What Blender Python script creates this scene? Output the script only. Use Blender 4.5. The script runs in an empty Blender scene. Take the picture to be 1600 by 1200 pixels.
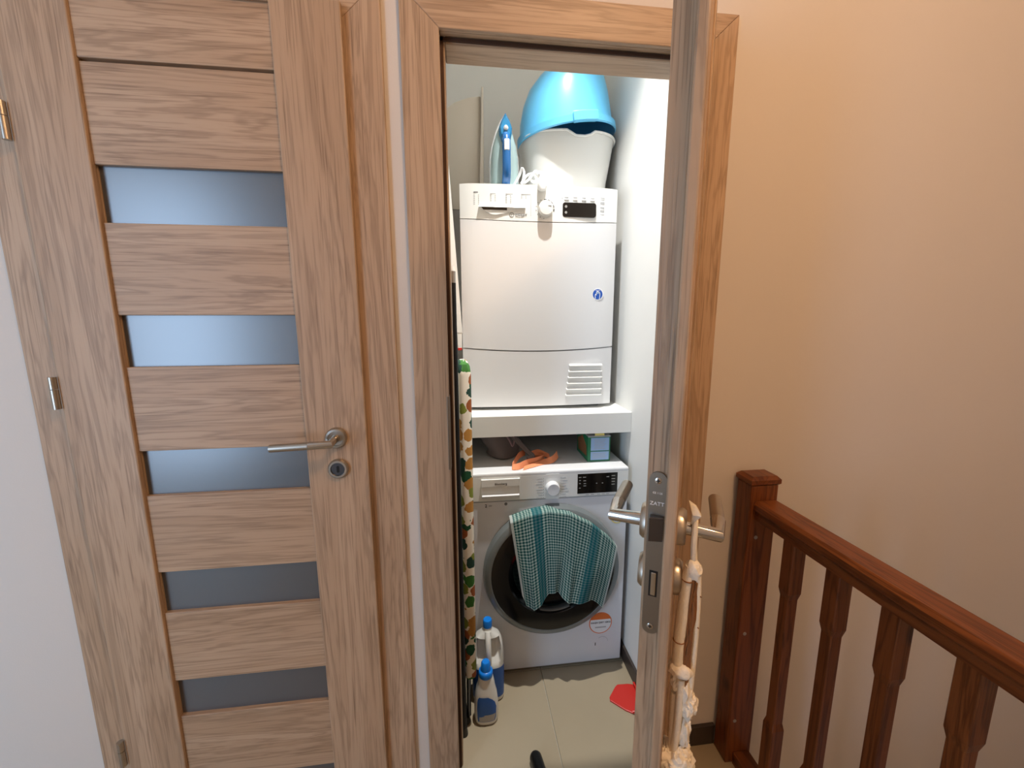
import bpy, bmesh, math, random
from mathutils import Vector, Matrix
random.seed(7)
PI = math.pi
scene = bpy.context.scene
COL = scene.collection

# ---------------------------------------------------------------- camera
cd = bpy.data.cameras.new('camera'); cam = bpy.data.objects.new('camera', cd); COL.objects.link(cam)
YAW, PITCH, ROLL, FPX = .1212, -.1596, -.0022, 625.28
cd.sensor_fit = 'HORIZONTAL'; cd.sensor_width = 36; cd.lens = 36*FPX/1600; cd.clip_start = .01; cd.clip_end = 60
fw = Vector((math.sin(YAW)*math.cos(PITCH), math.cos(YAW)*math.cos(PITCH), math.sin(PITCH)))
rt = Vector((math.cos(YAW), -math.sin(YAW), 0)); upv = rt.cross(fw)
rt2 = rt*math.cos(ROLL)+upv*math.sin(ROLL); up2 = -rt*math.sin(ROLL)+upv*math.cos(ROLL)
cam.matrix_world = Matrix(((rt2.x, up2.x, -fw.x, .0447), (rt2.y, up2.y, -fw.y, -1.0501), (rt2.z, up2.z, -fw.z, 1.3977), (0, 0, 0, 1)))
scene.camera = cam

# ---------------------------------------------------------------- world, window daylight, exposure
w = bpy.data.worlds.new('world'); scene.world = w; w.use_nodes = True
bg = w.node_tree.nodes['Background']; bg.inputs[0].default_value = (.75, .83, 1, 1); bg.inputs[1].default_value = .25
vs = scene.view_settings
vs.view_transform = 'Standard'; vs.look = 'None'; vs.exposure = 0.0; vs.gamma = 1; vs.use_curve_mapping = False
def area(name, loc, target, sx, sy, power, color):
    l = bpy.data.lights.new(name, 'AREA'); l.shape = 'RECTANGLE'; l.size = sx; l.size_y = sy; l.energy = power; l.color = color
    o = bpy.data.objects.new(name, l); COL.objects.link(o); o.location = loc
    o.rotation_euler = (Vector(target)-Vector(loc)).to_track_quat('-Z', 'Y').to_euler(); return o
area('window_left_offscreen', (-2.15, -2.40, 1.35), (-2.15, 0, 1.35), .8, 2.2, 45, (.5, .71, 1))

def bulb(name, loc, power, color, size, spot=None):
    l = bpy.data.lights.new(name, 'SPOT' if spot else 'POINT'); l.energy = power; l.color = color; l.shadow_soft_size = size
    if spot: l.spot_size = math.radians(spot); l.spot_blend = 1
    o = bpy.data.objects.new(name, l); COL.objects.link(o); o.location = loc; return o
bulb('landing_ceiling_lamp_offscreen', (.78, -1.39, 2.86), 43, (1, .59, .305), .09)          # its edge of shade by the door leaf falls on the strip between the doors
bulb('closet_ceiling_lamp_offscreen', (.36, .155, 2.93), 200, (1, .985, .955), .016, 70)      # downlight above the lintel: shade of the knob, shelf and towel

# ---------------------------------------------------------------- materials
def lin(r, g, b):
    f = lambda c: (c/255/12.92) if c/255 <= .04045 else ((c/255+.055)/1.055)**2.4
    return (f(r), f(g), f(b), 1)
def newmat(name):
    m = bpy.data.materials.new(name); m.use_nodes = True
    return m, m.node_tree, m.node_tree.nodes['Principled BSDF']
def mat(name, rgb, rough=.5, metal=0, spec=.5, coat=0, bump=0, bscale=200, trans=0, var=0):
    m, nt, b = newmat(name)
    b.inputs['Base Color'].default_value = lin(*rgb); b.inputs['Roughness'].default_value = rough
    b.inputs['Metallic'].default_value = metal; b.inputs['Specular IOR Level'].default_value = spec
    b.inputs['Coat Weight'].default_value = coat; b.inputs['Transmission Weight'].default_value = trans
    N, L = nt.nodes.new, nt.links.new
    if bump or var:
        tc = N('ShaderNodeTexCoord'); n = N('ShaderNodeTexNoise'); n.inputs['Scale'].default_value = bscale; n.inputs['Detail'].default_value = 4
        L(tc.outputs['Object'], n.inputs['Vector'])
    if bump:
        bp = N('ShaderNodeBump'); bp.inputs['Strength'].default_value = bump; bp.inputs['Distance'].default_value = .002
        L(n.outputs['Fac'], bp.inputs['Height']); L(bp.outputs['Normal'], b.inputs['Normal'])
    if var:
        n2 = N('ShaderNodeTexNoise'); n2.inputs['Scale'].default_value = 6; n2.inputs['Detail'].default_value = 5
        L(tc.outputs['Object'], n2.inputs['Vector'])
        mx = N('ShaderNodeMix'); mx.data_type = 'RGBA'
        c = lin(*rgb); mx.inputs['A'].default_value = c; mx.inputs['B'].default_value = (c[0]*(1-var), c[1]*(1-var), c[2]*(1-var), 1)
        L(n2.outputs['Fac'], mx.inputs['Factor']); L(mx.outputs['Result'], b.inputs['Base Color'])
    return m
def wood(name, axis, light, mid, dark, rough=.45, knots=0, cath=.36, pores=.6, spec=.4):
    """grain runs along the given object axis"""
    m, nt, b = newmat(name); N, L = nt.nodes.new, nt.links.new
    tc = N('ShaderNodeTexCoord'); oi = N('ShaderNodeObjectInfo')
    add = N('ShaderNodeVectorMath'); add.operation = 'ADD'
    sc = N('ShaderNodeVectorMath'); sc.operation = 'SCALE'; sc.inputs['Scale'].default_value = 37.0
    comb = N('ShaderNodeCombineXYZ')
    for i in range(3): L(oi.outputs['Random'], comb.inputs[i])
    L(comb.outputs[0], sc.inputs[0]); L(tc.outputs['Object'], add.inputs[0]); L(sc.outputs[0], add.inputs[1])
    def mapped(along, cross):
        mp = N('ShaderNodeMapping'); s = [cross]*3; s['xyz'.index(axis)] = along
        mp.inputs['Scale'].default_value = s; L(add.outputs[0], mp.inputs['Vector']); return mp
    m1 = mapped(.8, 13); n1 = N('ShaderNodeTexNoise'); n1.inputs['Scale'].default_value = 1.0; n1.inputs['Detail'].default_value = 5; n1.inputs['Roughness'].default_value = .6; n1.inputs['Distortion'].default_value = .6
    L(m1.outputs[0], n1.inputs['Vector'])
    m2 = mapped(6, 330); n2 = N('ShaderNodeTexNoise'); n2.inputs['Scale'].default_value = 1.0; n2.inputs['Detail'].default_value = 3
    L(m2.outputs[0], n2.inputs['Vector'])
    # growth rings: distorted bands
    mul = N('ShaderNodeMath'); mul.operation = 'MULTIPLY'; mul.inputs[1].default_value = 62
    L(n1.outputs['Fac'], mul.inputs[0])
    sn = N('ShaderNodeMath'); sn.operation = 'SINE'; L(mul.outputs[0], sn.inputs[0])
    r0 = N('ShaderNodeMapRange'); r0.inputs['From Min'].default_value = -1; L(sn.outputs[0], r0.inputs['Value'])
    pw = N('ShaderNodeMath'); pw.operation = 'POWER'; pw.inputs[1].default_value = 3; L(r0.outputs[0], pw.inputs[0])
    cr = N('ShaderNodeValToRGB'); cr.color_ramp.elements[0].position = .33; cr.color_ramp.elements[0].color = lin(*mid)
    cr.color_ramp.elements[1].position = .67; cr.color_ramp.elements[1].color = lin(*light); L(n1.outputs['Fac'], cr.inputs['Fac'])
    mx = N('ShaderNodeMix'); mx.data_type = 'RGBA'; mx.inputs['B'].default_value = lin(*dark)
    fm = N('ShaderNodeMath'); fm.operation = 'MULTIPLY'; fm.inputs[1].default_value = cath; L(pw.outputs[0], fm.inputs[0])
    L(fm.outputs[0], mx.inputs['Factor']); L(cr.outputs['Color'], mx.inputs['A'])
    pr = N('ShaderNodeMapRange'); pr.inputs['From Min'].default_value = .54; pr.inputs['From Max'].default_value = .72; pr.inputs['To Max'].default_value = pores
    L(n2.outputs['Fac'], pr.inputs['Value'])
    mx2 = N('ShaderNodeMix'); mx2.data_type = 'RGBA'; mx2.inputs['B'].default_value = lin(*dark)
    L(pr.outputs[0], mx2.inputs['Factor']); L(mx.outputs['Result'], mx2.inputs['A'])
    out = mx2.outputs['Result']
    if knots:
        m3 = mapped(4, 9); v = N('ShaderNodeTexVoronoi'); v.inputs['Scale'].default_value = 1.0; L(m3.outputs[0], v.inputs['Vector'])
        kr = N('ShaderNodeMapRange'); kr.inputs['From Min'].default_value = .07; kr.inputs['From Max'].default_value = .14; kr.inputs['To Min'].default_value = knots; kr.inputs['To Max'].default_value = 0
        L(v.outputs['Distance'], kr.inputs['Value'])
        mx3 = N('ShaderNodeMix'); mx3.data_type = 'RGBA'; mx3.inputs['B'].default_value = (dark[0]/255*.08, dark[1]/255*.05, .004, 1)
        L(kr.outputs[0], mx3.inputs['Factor']); L(out, mx3.inputs['A']); out = mx3.outputs['Result']
    L(out, b.inputs['Base Color'])
    b.inputs['Roughness'].default_value = rough; b.inputs['Specular IOR Level'].default_value = spec
    bp = N('ShaderNodeBump'); bp.inputs['Strength'].default_value = .25; bp.inputs['Distance'].default_value = .001; bp.invert = True
    L(n2.outputs['Fac'], bp.inputs['Height']); L(bp.outputs['Normal'], b.inputs['Normal'])
    return m
OAK = ((193, 166, 138), (174, 145, 116), (119, 93, 70))
M = {}
M['oak_z'] = wood('oak_upright_grain', 'z', *OAK)
M['oak_x'] = wood('oak_level_grain', 'x', *OAK)
M['oak_edge'] = wood('oak_leaf_edge', 'z', *OAK, rough=.33, pores=.9, spec=.6)
PINE = ((132, 76, 38), (106, 55, 25), (64, 29, 12))
M['pine_z'] = wood('stained_pine_upright', 'z', *PINE, rough=.35, knots=.7, cath=.6, pores=.25)
M['pine_y'] = wood('stained_pine_rail', 'y', *PINE, rough=.32, knots=.6, cath=.6, pores=.25)
M['gasket'] = mat('dark_gasket', (70, 44, 26), .7)
M['wall'] = mat('white_wall_paint', (216, 209, 200), .85, bump=.12, bscale=260, spec=.2)
M['closet_wall'] = mat('closet_white_paint', (232, 231, 226), .85, bump=.08, bscale=260, spec=.2)
M['ceiling'] = mat('ceiling_paint', (235, 233, 228), .9, bump=.05)
M['grout'] = mat('pale_grout', (196, 188, 172), .9, bump=.2)
M['tile'] = mat('greige_tile', (167, 152, 126), .42, bump=.06, bscale=90, var=.12)
M['plinth'] = mat('dark_brown_tile', (62, 52, 46), .4, var=.2)
M['white'] = mat('white_enamel', (224, 224, 224), .32, spec=.5)
M['white2'] = mat('white_plastic', (238, 237, 232), .38)
M['wgrey'] = mat('cool_white_enamel', (223, 223, 226), .3)
M['darkprint'] = mat('dark_print', (30, 29, 28), .8)
M['recess'] = mat('grey_recess_plastic', (160, 156, 150), .5)
M['greyprint'] = mat('grey_print', (120, 120, 120), .6)
M['ltprint'] = mat('pale_print', (176, 176, 176), .6)
M['blackglass'] = mat('black_gloss', (12, 12, 13), .12, spec=.6)
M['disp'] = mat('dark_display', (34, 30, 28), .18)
M['ring'] = mat('grey_door_ring', (128, 134, 134), .3, metal=.3)
M['drum'] = mat('drum_steel', (120, 118, 114), .4, metal=.7)
M['chrome'] = mat('polished_steel', (200, 196, 190), .14, metal=1)
M['satin'] = mat('satin_nickel', (186, 178, 166), .32, metal=1)
M['plate'] = mat('brushed_steel_plate', (150, 142, 130), .34, metal=1, bump=.05)
M['darksteel'] = mat('dark_steel', (104, 106, 112), .3, metal=1)
M['black'] = mat('black_plastic', (14, 14, 15), .35)
M['blackmat'] = mat('black_matt', (10, 10, 10), .7)
M['frost'] = mat('frosted_glass', (66, 72, 78), .34, spec=1, coat=1)  # dark base colour stands in for the unlit room behind the panes
M['frost'].node_tree.nodes['Principled BSDF'].inputs['Coat Roughness'].default_value = .26; M['frost'].node_tree.nodes['Principled BSDF'].inputs['Coat IOR'].default_value = 1.7
M['blue'] = mat('sky_blue_plastic', (108, 200, 248), .3)
M['navy'] = mat('deep_blue_plastic', (22, 84, 166), .3)
M['basket'] = mat('milky_plastic', (226, 226, 222), .4)
M['beige'] = mat('beige_plastic', (206, 196, 180), .45, var=.06)
M['ironbody'] = mat('grey_green_plastic', (150, 172, 172), .25)
M['ironblue'] = mat('iron_handle_blue', (32, 92, 150), .25)
M['ironglass'] = mat('iron_blue_tank', (44, 130, 180), .12)
M['sole'] = mat('soleplate_pale', (214, 218, 220), .2, metal=.4)
M['cord'] = mat('white_cord', (244, 244, 242), .45)
M['green'] = mat('green_carton', (30, 110, 70), .5)
M['cartonblue'] = mat('pale_blue_print', (150, 178, 214), .5)
M['yellow'] = mat('yellow_flap', (240, 220, 130), .6)
M['orange'] = mat('orange_webbing', (240, 150, 104), .75, bump=.3, bscale=900)
M['bag'] = mat('grey_taupe_cloth', (126, 114, 112), .85, bump=.3, bscale=500, var=.25)
M['pinkgrey'] = mat('mauve_strap', (150, 124, 128), .8, bump=.2)
M['red'] = mat('red_plastic', (200, 44, 34), .4)
M['capblue'] = mat('bright_blue_cap', (16, 124, 220), .3)
M['bottle'] = mat('white_hdpe', (226, 224, 216), .38)
M['labelblue'] = mat('blue_label', (24, 88, 168), .4)
M['labelgrey'] = mat('grey_label', (172, 170, 168), .5)
M['stickerblue'] = mat('blue_sticker', (28, 84, 176), .4)
M['stickerwhite'] = mat('white_sticker', (240, 240, 240), .5)
M['stickerorange'] = mat('orange_sticker', (226, 116, 52), .5)
M['cream'] = mat('cream_cotton', (238, 227, 204), .9, bump=.5, bscale=420, spec=.1)
M['fluff'] = mat('fluffy_cotton', (240, 231, 212), .95, bump=.9, bscale=160, spec=.1)
M['twig'] = mat('brown_twigs', (150, 98, 54), .85, bump=.8, bscale=220, var=.5)

def leafprint():
    m, nt, b = newmat('tropical_print_cotton'); N, L = nt.nodes.new, nt.links.new
    tc = N('ShaderNodeTexCoord'); mp = N('ShaderNodeMapping'); mp.inputs['Scale'].default_value = (27, 27, 25); L(tc.outputs['Object'], mp.inputs['Vector'])
    nz = N('ShaderNodeTexNoise'); nz.inputs['Scale'].default_value = 2.4; nz.inputs['Detail'].default_value = 2; L(mp.outputs[0], nz.inputs['Vector'])
    ad = N('ShaderNodeVectorMath'); ad.operation = 'MULTIPLY_ADD'; ad.inputs[1].default_value = (.42, .42, .42); L(nz.outputs['Color'], ad.inputs[0]); L(mp.outputs[0], ad.inputs[2])
    v = N('ShaderNodeTexVoronoi'); v.inputs['Scale'].default_value = 1.0; v.inputs['Randomness'].default_value = .8; L(ad.outputs[0], v.inputs['Vector'])
    sep = N('ShaderNodeSeparateColor'); L(v.outputs['Color'], sep.inputs[0])
    cr = N('ShaderNodeValToRGB'); cr.color_ramp.interpolation = 'CONSTANT'
    cols = [(0, (24, 84, 50)), (.22, (62, 124, 46)), (.42, (196, 138, 62)), (.58, (30, 70, 58)), (.74, (142, 150, 58)), (.88, (168, 92, 44))]
    cr.color_ramp.elements[0].color = lin(*cols[0][1]); cr.color_ramp.elements[1].position = cols[1][0]; cr.color_ramp.elements[1].color = lin(*cols[1][1])
    for p_, c in cols[2:]:
        e = cr.color_ramp.elements.new(p_); e.color = lin(*c)
    L(sep.outputs[0], cr.inputs['Fac'])
    lt = N('ShaderNodeMath'); lt.operation = 'LESS_THAN'; lt.inputs[1].default_value = .53; L(v.outputs['Distance'], lt.inputs[0])
    # veins in the motifs
    wv = N('ShaderNodeTexWave'); wv.inputs['Scale'].default_value = 5; wv.inputs['Distortion'].default_value = 3; L(mp.outputs[0], wv.inputs['Vector'])
    vm = N('ShaderNodeMix'); vm.data_type = 'RGBA'; vm.blend_type = 'MULTIPLY'; vm.inputs['B'].default_value = (.55, .6, .5, 1)
    g = N('ShaderNodeMath'); g.operation = 'GREATER_THAN'; g.inputs[1].default_value = .7; L(wv.outputs['Fac'], g.inputs[0]); L(g.outputs[0], vm.inputs['Factor']); L(cr.outputs['Color'], vm.inputs['A'])
    mx = N('ShaderNodeMix'); mx.data_type = 'RGBA'; mx.inputs['A'].default_value = lin(238, 230, 212)
    L(lt.outputs[0], mx.inputs['Factor']); L(vm.outputs['Result'], mx.inputs['B']); L(mx.outputs['Result'], b.inputs['Base Color']); b.inputs['Roughness'].default_value = .85
    return m
M['leafprint'] = leafprint()
def gingham():
    m, nt, b = newmat('teal_gingham_cotton'); N, L = nt.nodes.new, nt.links.new
    tc = N('ShaderNodeTexCoord'); sp = N('ShaderNodeSeparateXYZ'); L(tc.outputs['UV'], sp.inputs[0])
    def band(out, freq):
        a = N('ShaderNodeMath'); a.operation = 'MULTIPLY'; a.inputs[1].default_value = freq; L(out, a.inputs[0])
        f = N('ShaderNodeMath'); f.operation = 'FRACT'; L(a.outputs[0], f.inputs[0])
        c = N('ShaderNodeMath'); c.operation = 'LESS_THAN'; c.inputs[1].default_value = .5; L(f.outputs[0], c.inputs[0]); return c.outputs[0]
    bu, bv = band(sp.outputs[0], 34), band(sp.outputs[1], 36)
    s = N('ShaderNodeMath'); s.operation = 'ADD'; L(bu, s.inputs[0]); L(bv, s.inputs[1])
    h = N('ShaderNodeMath'); h.operation = 'MULTIPLY'; h.inputs[1].default_value = .5; L(s.outputs[0], h.inputs[0])
    cr = N('ShaderNodeValToRGB'); cr.color_ramp.interpolation = 'CONSTANT'
    cr.color_ramp.elements[0].color = lin(226, 238, 230); cr.color_ramp.elements[1].position = .4; cr.color_ramp.elements[1].color = lin(140, 182, 174)
    e = cr.color_ramp.elements.new(.8); e.color = lin(34, 92, 92); L(h.outputs[0], cr.inputs['Fac'])
    prev = cr.outputs['Color']
    for c0 in (.24, .79):
        d = N('ShaderNodeMath'); d.operation = 'SUBTRACT'; d.inputs[1].default_value = c0; L(sp.outputs[0], d.inputs[0])
        ab = N('ShaderNodeMath'); ab.operation = 'ABSOLUTE'; L(d.outputs[0], ab.inputs[0])
        lt = N('ShaderNodeMath'); lt.operation = 'LESS_THAN'; lt.inputs[1].default_value = .034; L(ab.outputs[0], lt.inputs[0])
        fa = N('ShaderNodeMath'); fa.operation = 'MULTIPLY'; fa.inputs[1].default_value = .72; L(lt.outputs[0], fa.inputs[0])
        mx = N('ShaderNodeMix'); mx.data_type = 'RGBA'; mx.inputs['B'].default_value = lin(34, 128, 138); L(fa.outputs[0], mx.inputs['Factor']); L(prev, mx.inputs['A']); prev = mx.outputs['Result']
    d = N('ShaderNodeMath'); d.operation = 'SUBTRACT'; d.inputs[1].default_value = .505; L(sp.outputs[0], d.inputs[0])
    ab = N('ShaderNodeMath'); ab.operation = 'ABSOLUTE'; L(d.outputs[0], ab.inputs[0])
    gt = N('ShaderNodeMath'); gt.operation = 'GREATER_THAN'; gt.inputs[1].default_value = .475; L(ab.outputs[0], gt.inputs[0])
    mx = N('ShaderNodeMix'); mx.data_type = 'RGBA'; mx.inputs['B'].default_value = lin(226, 232, 228); L(gt.outputs[0], mx.inputs['Factor']); L(prev, mx.inputs['A']); prev = mx.outputs['Result']
    L(prev, b.inputs['Base Color']); b.inputs['Roughness'].default_value = .9; b.inputs['Specular IOR Level'].default_value = .15
    n = N('ShaderNodeTexNoise'); n.inputs['Scale'].default_value = 900; bp = N('ShaderNodeBump'); bp.inputs['Strength'].default_value = .3; bp.inputs['Distance'].default_value = .001
    L(tc.outputs['Object'], n.inputs['Vector']); L(n.outputs['Fac'], bp.inputs['Height']); L(bp.outputs['Normal'], b.inputs['Normal'])
    return m
M['gingham'] = gingham()

# ---------------------------------------------------------------- mesh helpers
def BM(): return bmesh.new()
def box(bm, x0, x1, y0, y1, z0, z1, bev=0, seg=2):
    r = bmesh.ops.create_cube(bm, size=1); vs_ = r['verts']
    for v in vs_: v.co = Vector(((x0+x1)/2+v.co.x*(x1-x0), (y0+y1)/2+v.co.y*(y1-y0), (z0+z1)/2+v.co.z*(z1-z0)))
    if bev:
        es = {e for v in vs_ for e in v.link_edges}
        bmesh.ops.bevel(bm, geom=list(es), offset=bev, segments=seg, affect='EDGES', profile=.5)
    return bm
def prism(bm, poly, plane, a, b_, bev=0):
    """extrude a 2D outline; plane 'xz' (depth y a..b), 'xy' (depth z), 'yz' (depth x)"""
    def P3(p, d): return {'xz': (p[0], d, p[1]), 'xy': (p[0], p[1], d), 'yz': (d, p[0], p[1])}[plane]
    A = [bm.verts.new(P3(p, a)) for p in poly]; B = [bm.verts.new(P3(p, b_)) for p in poly]
    f1 = bm.faces.new(A); f2 = bm.faces.new(B[::-1]); n = len(poly)
    for i in range(n): bm.faces.new((A[i], B[i], B[(i+1) % n], A[(i+1) % n])[::-1])
    bmesh.ops.recalc_face_normals(bm, faces=bm.faces)
    if bev:
        es = list(f1.edges)+list(f2.edges); bmesh.ops.bevel(bm, geom=es, offset=bev, segments=2, affect='EDGES', profile=.5)
    return bm
def rrect(cx, cz, wx, wz, r, n=6):
    pts = []
    for (sx, sz, a0) in ((1, 1, 0), (-1, 1, 90), (-1, -1, 180), (1, -1, 270)):
        for i in range(n+1):
            a = math.radians(a0+90*i/n); pts.append((cx+sx*(wx/2-r)+r*math.cos(a), cz+sz*(wz/2-r)+r*math.sin(a)))
    return pts
def circ(cx, cz, r, n=32): return [(cx+r*math.cos(2*PI*i/n), cz+r*math.sin(2*PI*i/n)) for i in range(n)]
def lathe(bm, prof, axis='z', c=(0, 0, 0), n=40, sx=1, sy=1, close=True):
    """revolve (radius, height) profile round an axis through c"""
    rings = []
    for r, h in prof:
        ring = []
        for i in range(n):
            a = 2*PI*i/n; p, q = r*math.cos(a)*sx, r*math.sin(a)*sy
            co = {'z': (p, q, h), 'y': (p, h, q), 'x': (h, p, q)}[axis]
            ring.append(bm.verts.new(Vector(co)+Vector(c)))
        rings.append(ring)
    for A, B in zip(rings, rings[1:]):
        for i in range(n): bm.faces.new((A[i], A[(i+1) % n], B[(i+1) % n], B[i]))
    if close:
        bm.faces.new(rings[0]); bm.faces.new(rings[-1])
    bmesh.ops.recalc_face_normals(bm, faces=bm.faces); return bm
def loft(bm, rings, cap=True, closed=True):
    R = [[bm.verts.new(p) for p in r] for r in rings]; n = len(R[0])
    for A, B in zip(R, R[1:]):
        for i in range(n if closed else n-1): bm.faces.new((A[i], A[(i+1) % n], B[(i+1) % n], B[i]))
    if cap: bm.faces.new(R[0]); bm.faces.new(R[-1])
    bmesh.ops.recalc_face_normals(bm, faces=bm.faces); return bm
def smoothpath(pts, sub=6):
    P = [Vector(p) for p in pts]; out = []
    for i in range(len(P)-1):
        p0, p1, p2, p3 = P[max(i-1, 0)], P[i], P[i+1], P[min(i+2, len(P)-1)]
        for k in range(sub):
            t = k/sub; out.append(.5*((2*p1)+(p2-p0)*t+(2*p0-5*p1+4*p2-p3)*t*t+(3*p1-p0-3*p2+p3)*t**3))
    out.append(P[-1]); return out
def tube(bm, pts, r, n=10, sub=6, flat=1):
    P = smoothpath(pts, sub) if sub > 1 else [Vector(p) for p in pts]
    rr = r if callable(r) else (lambda t: r)
    rings = []; nrm = None
    for i, p in enumerate(P):
        t = (P[min(i+1, len(P)-1)]-P[max(i-1, 0)]).normalized()
        if nrm is None: nrm = t.cross(Vector((0, 0, 1))); nrm = t.cross(Vector((0, 1, 0))) if nrm.length < .1 else nrm
        nrm = (nrm-t*nrm.dot(t)).normalized(); bn = t.cross(nrm); R_ = rr(i/(len(P)-1))
        rings.append([p+nrm*(R_*math.cos(2*PI*k/n))+bn*(R_*flat*math.sin(2*PI*k/n)) for k in range(n)])
    return loft(bm, rings)
def cyl(bm, a, b_, r, n=24, bev=0): return tube(bm, [a, b_], r, n, 1)
def blob(bm, c, r, seed=0, amp=.15, sub=3, sc=(1, 1, 1)):
    from mathutils import noise
    g = bmesh.ops.create_icosphere(bm, subdivisions=sub, radius=1)
    for v in g['verts']:
        d = 1+amp*noise.noise(v.co*2.2+Vector((seed*3.1, seed, 0)))+amp*.5*noise.noise(v.co*6+Vector((seed, 0, seed*2)))+amp*.22*noise.noise(v.co*14+Vector((0, seed, seed)))
        v.co = Vector((v.co.x*sc[0], v.co.y*sc[1], v.co.z*sc[2]))*r*d+Vector(c)
    return bm
def obj(name, bm, m, parent=None, smooth=False, loc=None):
    me = bpy.data.meshes.new(name); bm.to_mesh(me); bm.free(); me.materials.append(M[m] if isinstance(m, str) else m)
    if smooth:
        me.shade_smooth()
        try: me.set_sharp_from_angle(angle=math.radians(40))
        except Exception: pass
    o = bpy.data.objects.new(name, me); COL.objects.link(o)
    if parent: o.parent = parent
    if loc: o.location = loc
    return o
def tag(o, label, cat, group=None, kind=None):
    o['label'] = label; o['category'] = cat
    if group: o['group'] = group
    if kind: o['kind'] = kind
    return o
def thing(name, label, cat, loc=(0, 0, 0), rz=0, group=None, kind=None):
    o = bpy.data.objects.new(name, None); o.empty_display_size = .05; COL.objects.link(o); o.location = loc; o.rotation_euler = (0, 0, rz)
    return tag(o, label, cat, group, kind)
def text(name, s, size, m, parent, x, y, z, align='CENTER', depth=.0004, rot=(PI/2, 0, 0)):
    cu = bpy.data.curves.new(name, 'FONT'); cu.body = s; cu.size = size; cu.align_x = align; cu.align_y = 'CENTER'; cu.extrude = depth; cu.resolution_u = 3
    t = bpy.data.objects.new('tmp', cu); COL.objects.link(t); bpy.context.view_layer.update()
    me = bpy.data.meshes.new_from_object(t.evaluated_get(bpy.context.evaluated_depsgraph_get()))
    bpy.data.objects.remove(t); me.transform(Matrix.Translation((x, y, z)) @ (Matrix.Rotation(rot[2], 4, 'Z') @ Matrix.Rotation(rot[1], 4, 'Y') @ Matrix.Rotation(rot[0], 4, 'X')))
    me.name = name; me.materials.clear(); me.materials.append(M[m]); o = bpy.data.objects.new(name, me); COL.objects.link(o); o.parent = parent; return o
def struct(name, bm, m, label, cat, smooth=False):
    return tag(obj(name, bm, m, None, smooth), label, cat, None, 'structure')

# ---------------------------------------------------------------- room shell
XR, CEIL, BACK, LEFT, RIGHT = .945, 3.0, -2.45, -2.7, 2.75
bm = BM()
box(bm, LEFT, -.9, 0, .1, 0, CEIL); box(bm, -.9, -.17, 0, .1, 2.08, CEIL); box(bm, -.17, -.03, 0, .1, 0, CEIL)
box(bm, -.03, .69, 0, .1, 2.085, CEIL); box(bm, .69, RIGHT, 0, .1, -1.7, CEIL)
struct('wall_front', bm, 'wall', 'white painted wall holding both oak doors', 'wall')
struct('wall_left', box(BM(), LEFT-.1, LEFT, BACK, .1, 0, CEIL), 'wall', 'white side wall at the window end of the landing', 'wall')
struct('wall_right', box(BM(), RIGHT, RIGHT+.1, BACK, .1, -1.7, CEIL), 'wall', 'white wall beyond the stairwell', 'wall')
bm = BM(); wx0, wx1, wz0, wz1 = -2.6, -1.7, .2, 2.5
box(bm, LEFT, wx0, BACK-.1, BACK, 0, CEIL); box(bm, wx1, RIGHT, BACK-.1, BACK, -1.7, CEIL); box(bm, wx0, wx1, BACK-.1, BACK, 0, wz0); box(bm, wx0, wx1, BACK-.1, BACK, wz1, CEIL)
struct('wall_back', bm, 'wall', 'white wall with the landing window', 'wall')
wn = thing('window_1', 'white framed landing window letting in daylight', 'window', (-2.15, BACK-.05, wz0), kind='structure')
bm = BM(); box(bm, -.45, .45, -.03, .03, 0, .05); box(bm, -.45, .45, -.03, .03, 2.25, 2.3); box(bm, -.45, -.4, -.03, .03, 0, 2.3); box(bm, .4, .45, -.03, .03, 0, 2.3)
obj('window_frame', bm, 'white2', wn); obj('window_sill', box(BM(), -.48, .48, .03, .16, -.03, 0, .004), 'white2', wn)
struct('ceiling', box(BM(), LEFT, RIGHT, BACK, .1, CEIL, CEIL+.1), 'ceiling', 'white ceiling of the landing', 'ceiling')
CX0, CX1, CB = -.13, .685, 1.12
struct('wall_closet_left', box(BM(), CX0-.08, CX0, .1, CB, 0, CEIL), 'closet_wall', 'white left wall of the laundry closet', 'wall')
struct('wall_closet_right', box(BM(), CX1, CX1+.08, .1, CB+.08, 0, CEIL), 'closet_wall', 'white right wall of the laundry closet beside the machines', 'wall')
struct('wall_closet_back', box(BM(), CX0-.08, CX1, CB, CB+.08, 0, CEIL), 'closet_wall', 'white back wall of the laundry closet behind basket and dryer', 'wall')
struct('ceiling_closet', box(BM(), CX0-.08, CX1+.08, .1, CB+.08, CEIL, CEIL+.1), 'ceiling', 'white ceiling of the laundry closet', 'ceiling')
# floor: grout slab with tiles standing proud
bm = BM(); box(bm, LEFT, XR, BACK, CB, -.2, -.006); box(bm, XR, RIGHT, BACK, -1.62, -.2, -.006)
fl = struct('floor', bm, 'grout', 'greige square floor tiles with pale joints', 'floor')
TW = .6; tile_me = None
def tile(x0, x1, y0, y1):
    global tile_me
    if x1-x0 < .02 or y1-y0 < .02: return
    full = abs(x1-x0-TW+.003) < 1e-6 and abs(y1-y0-TW+.003) < 1e-6
    if full and tile_me is None:
        o = obj('floor_tile', box(BM(), -(TW-.003)/2, (TW-.003)/2, -(TW-.003)/2, (TW-.003)/2, -.006, 0, .001, 1), 'tile', fl); tile_me = o.data
    elif full:
        o = bpy.data.objects.new('floor_tile', tile_me); COL.objects.link(o); o.parent = fl
    else:
        hx, hy = (x1-x0)/2, (y1-y0)/2; o = obj('floor_tile', box(BM(), -hx, hx, -hy, hy, -.006, 0, .001, 1), 'tile', fl)
    o.location = ((x0+x1)/2, (y0+y1)/2, 0)
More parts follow.
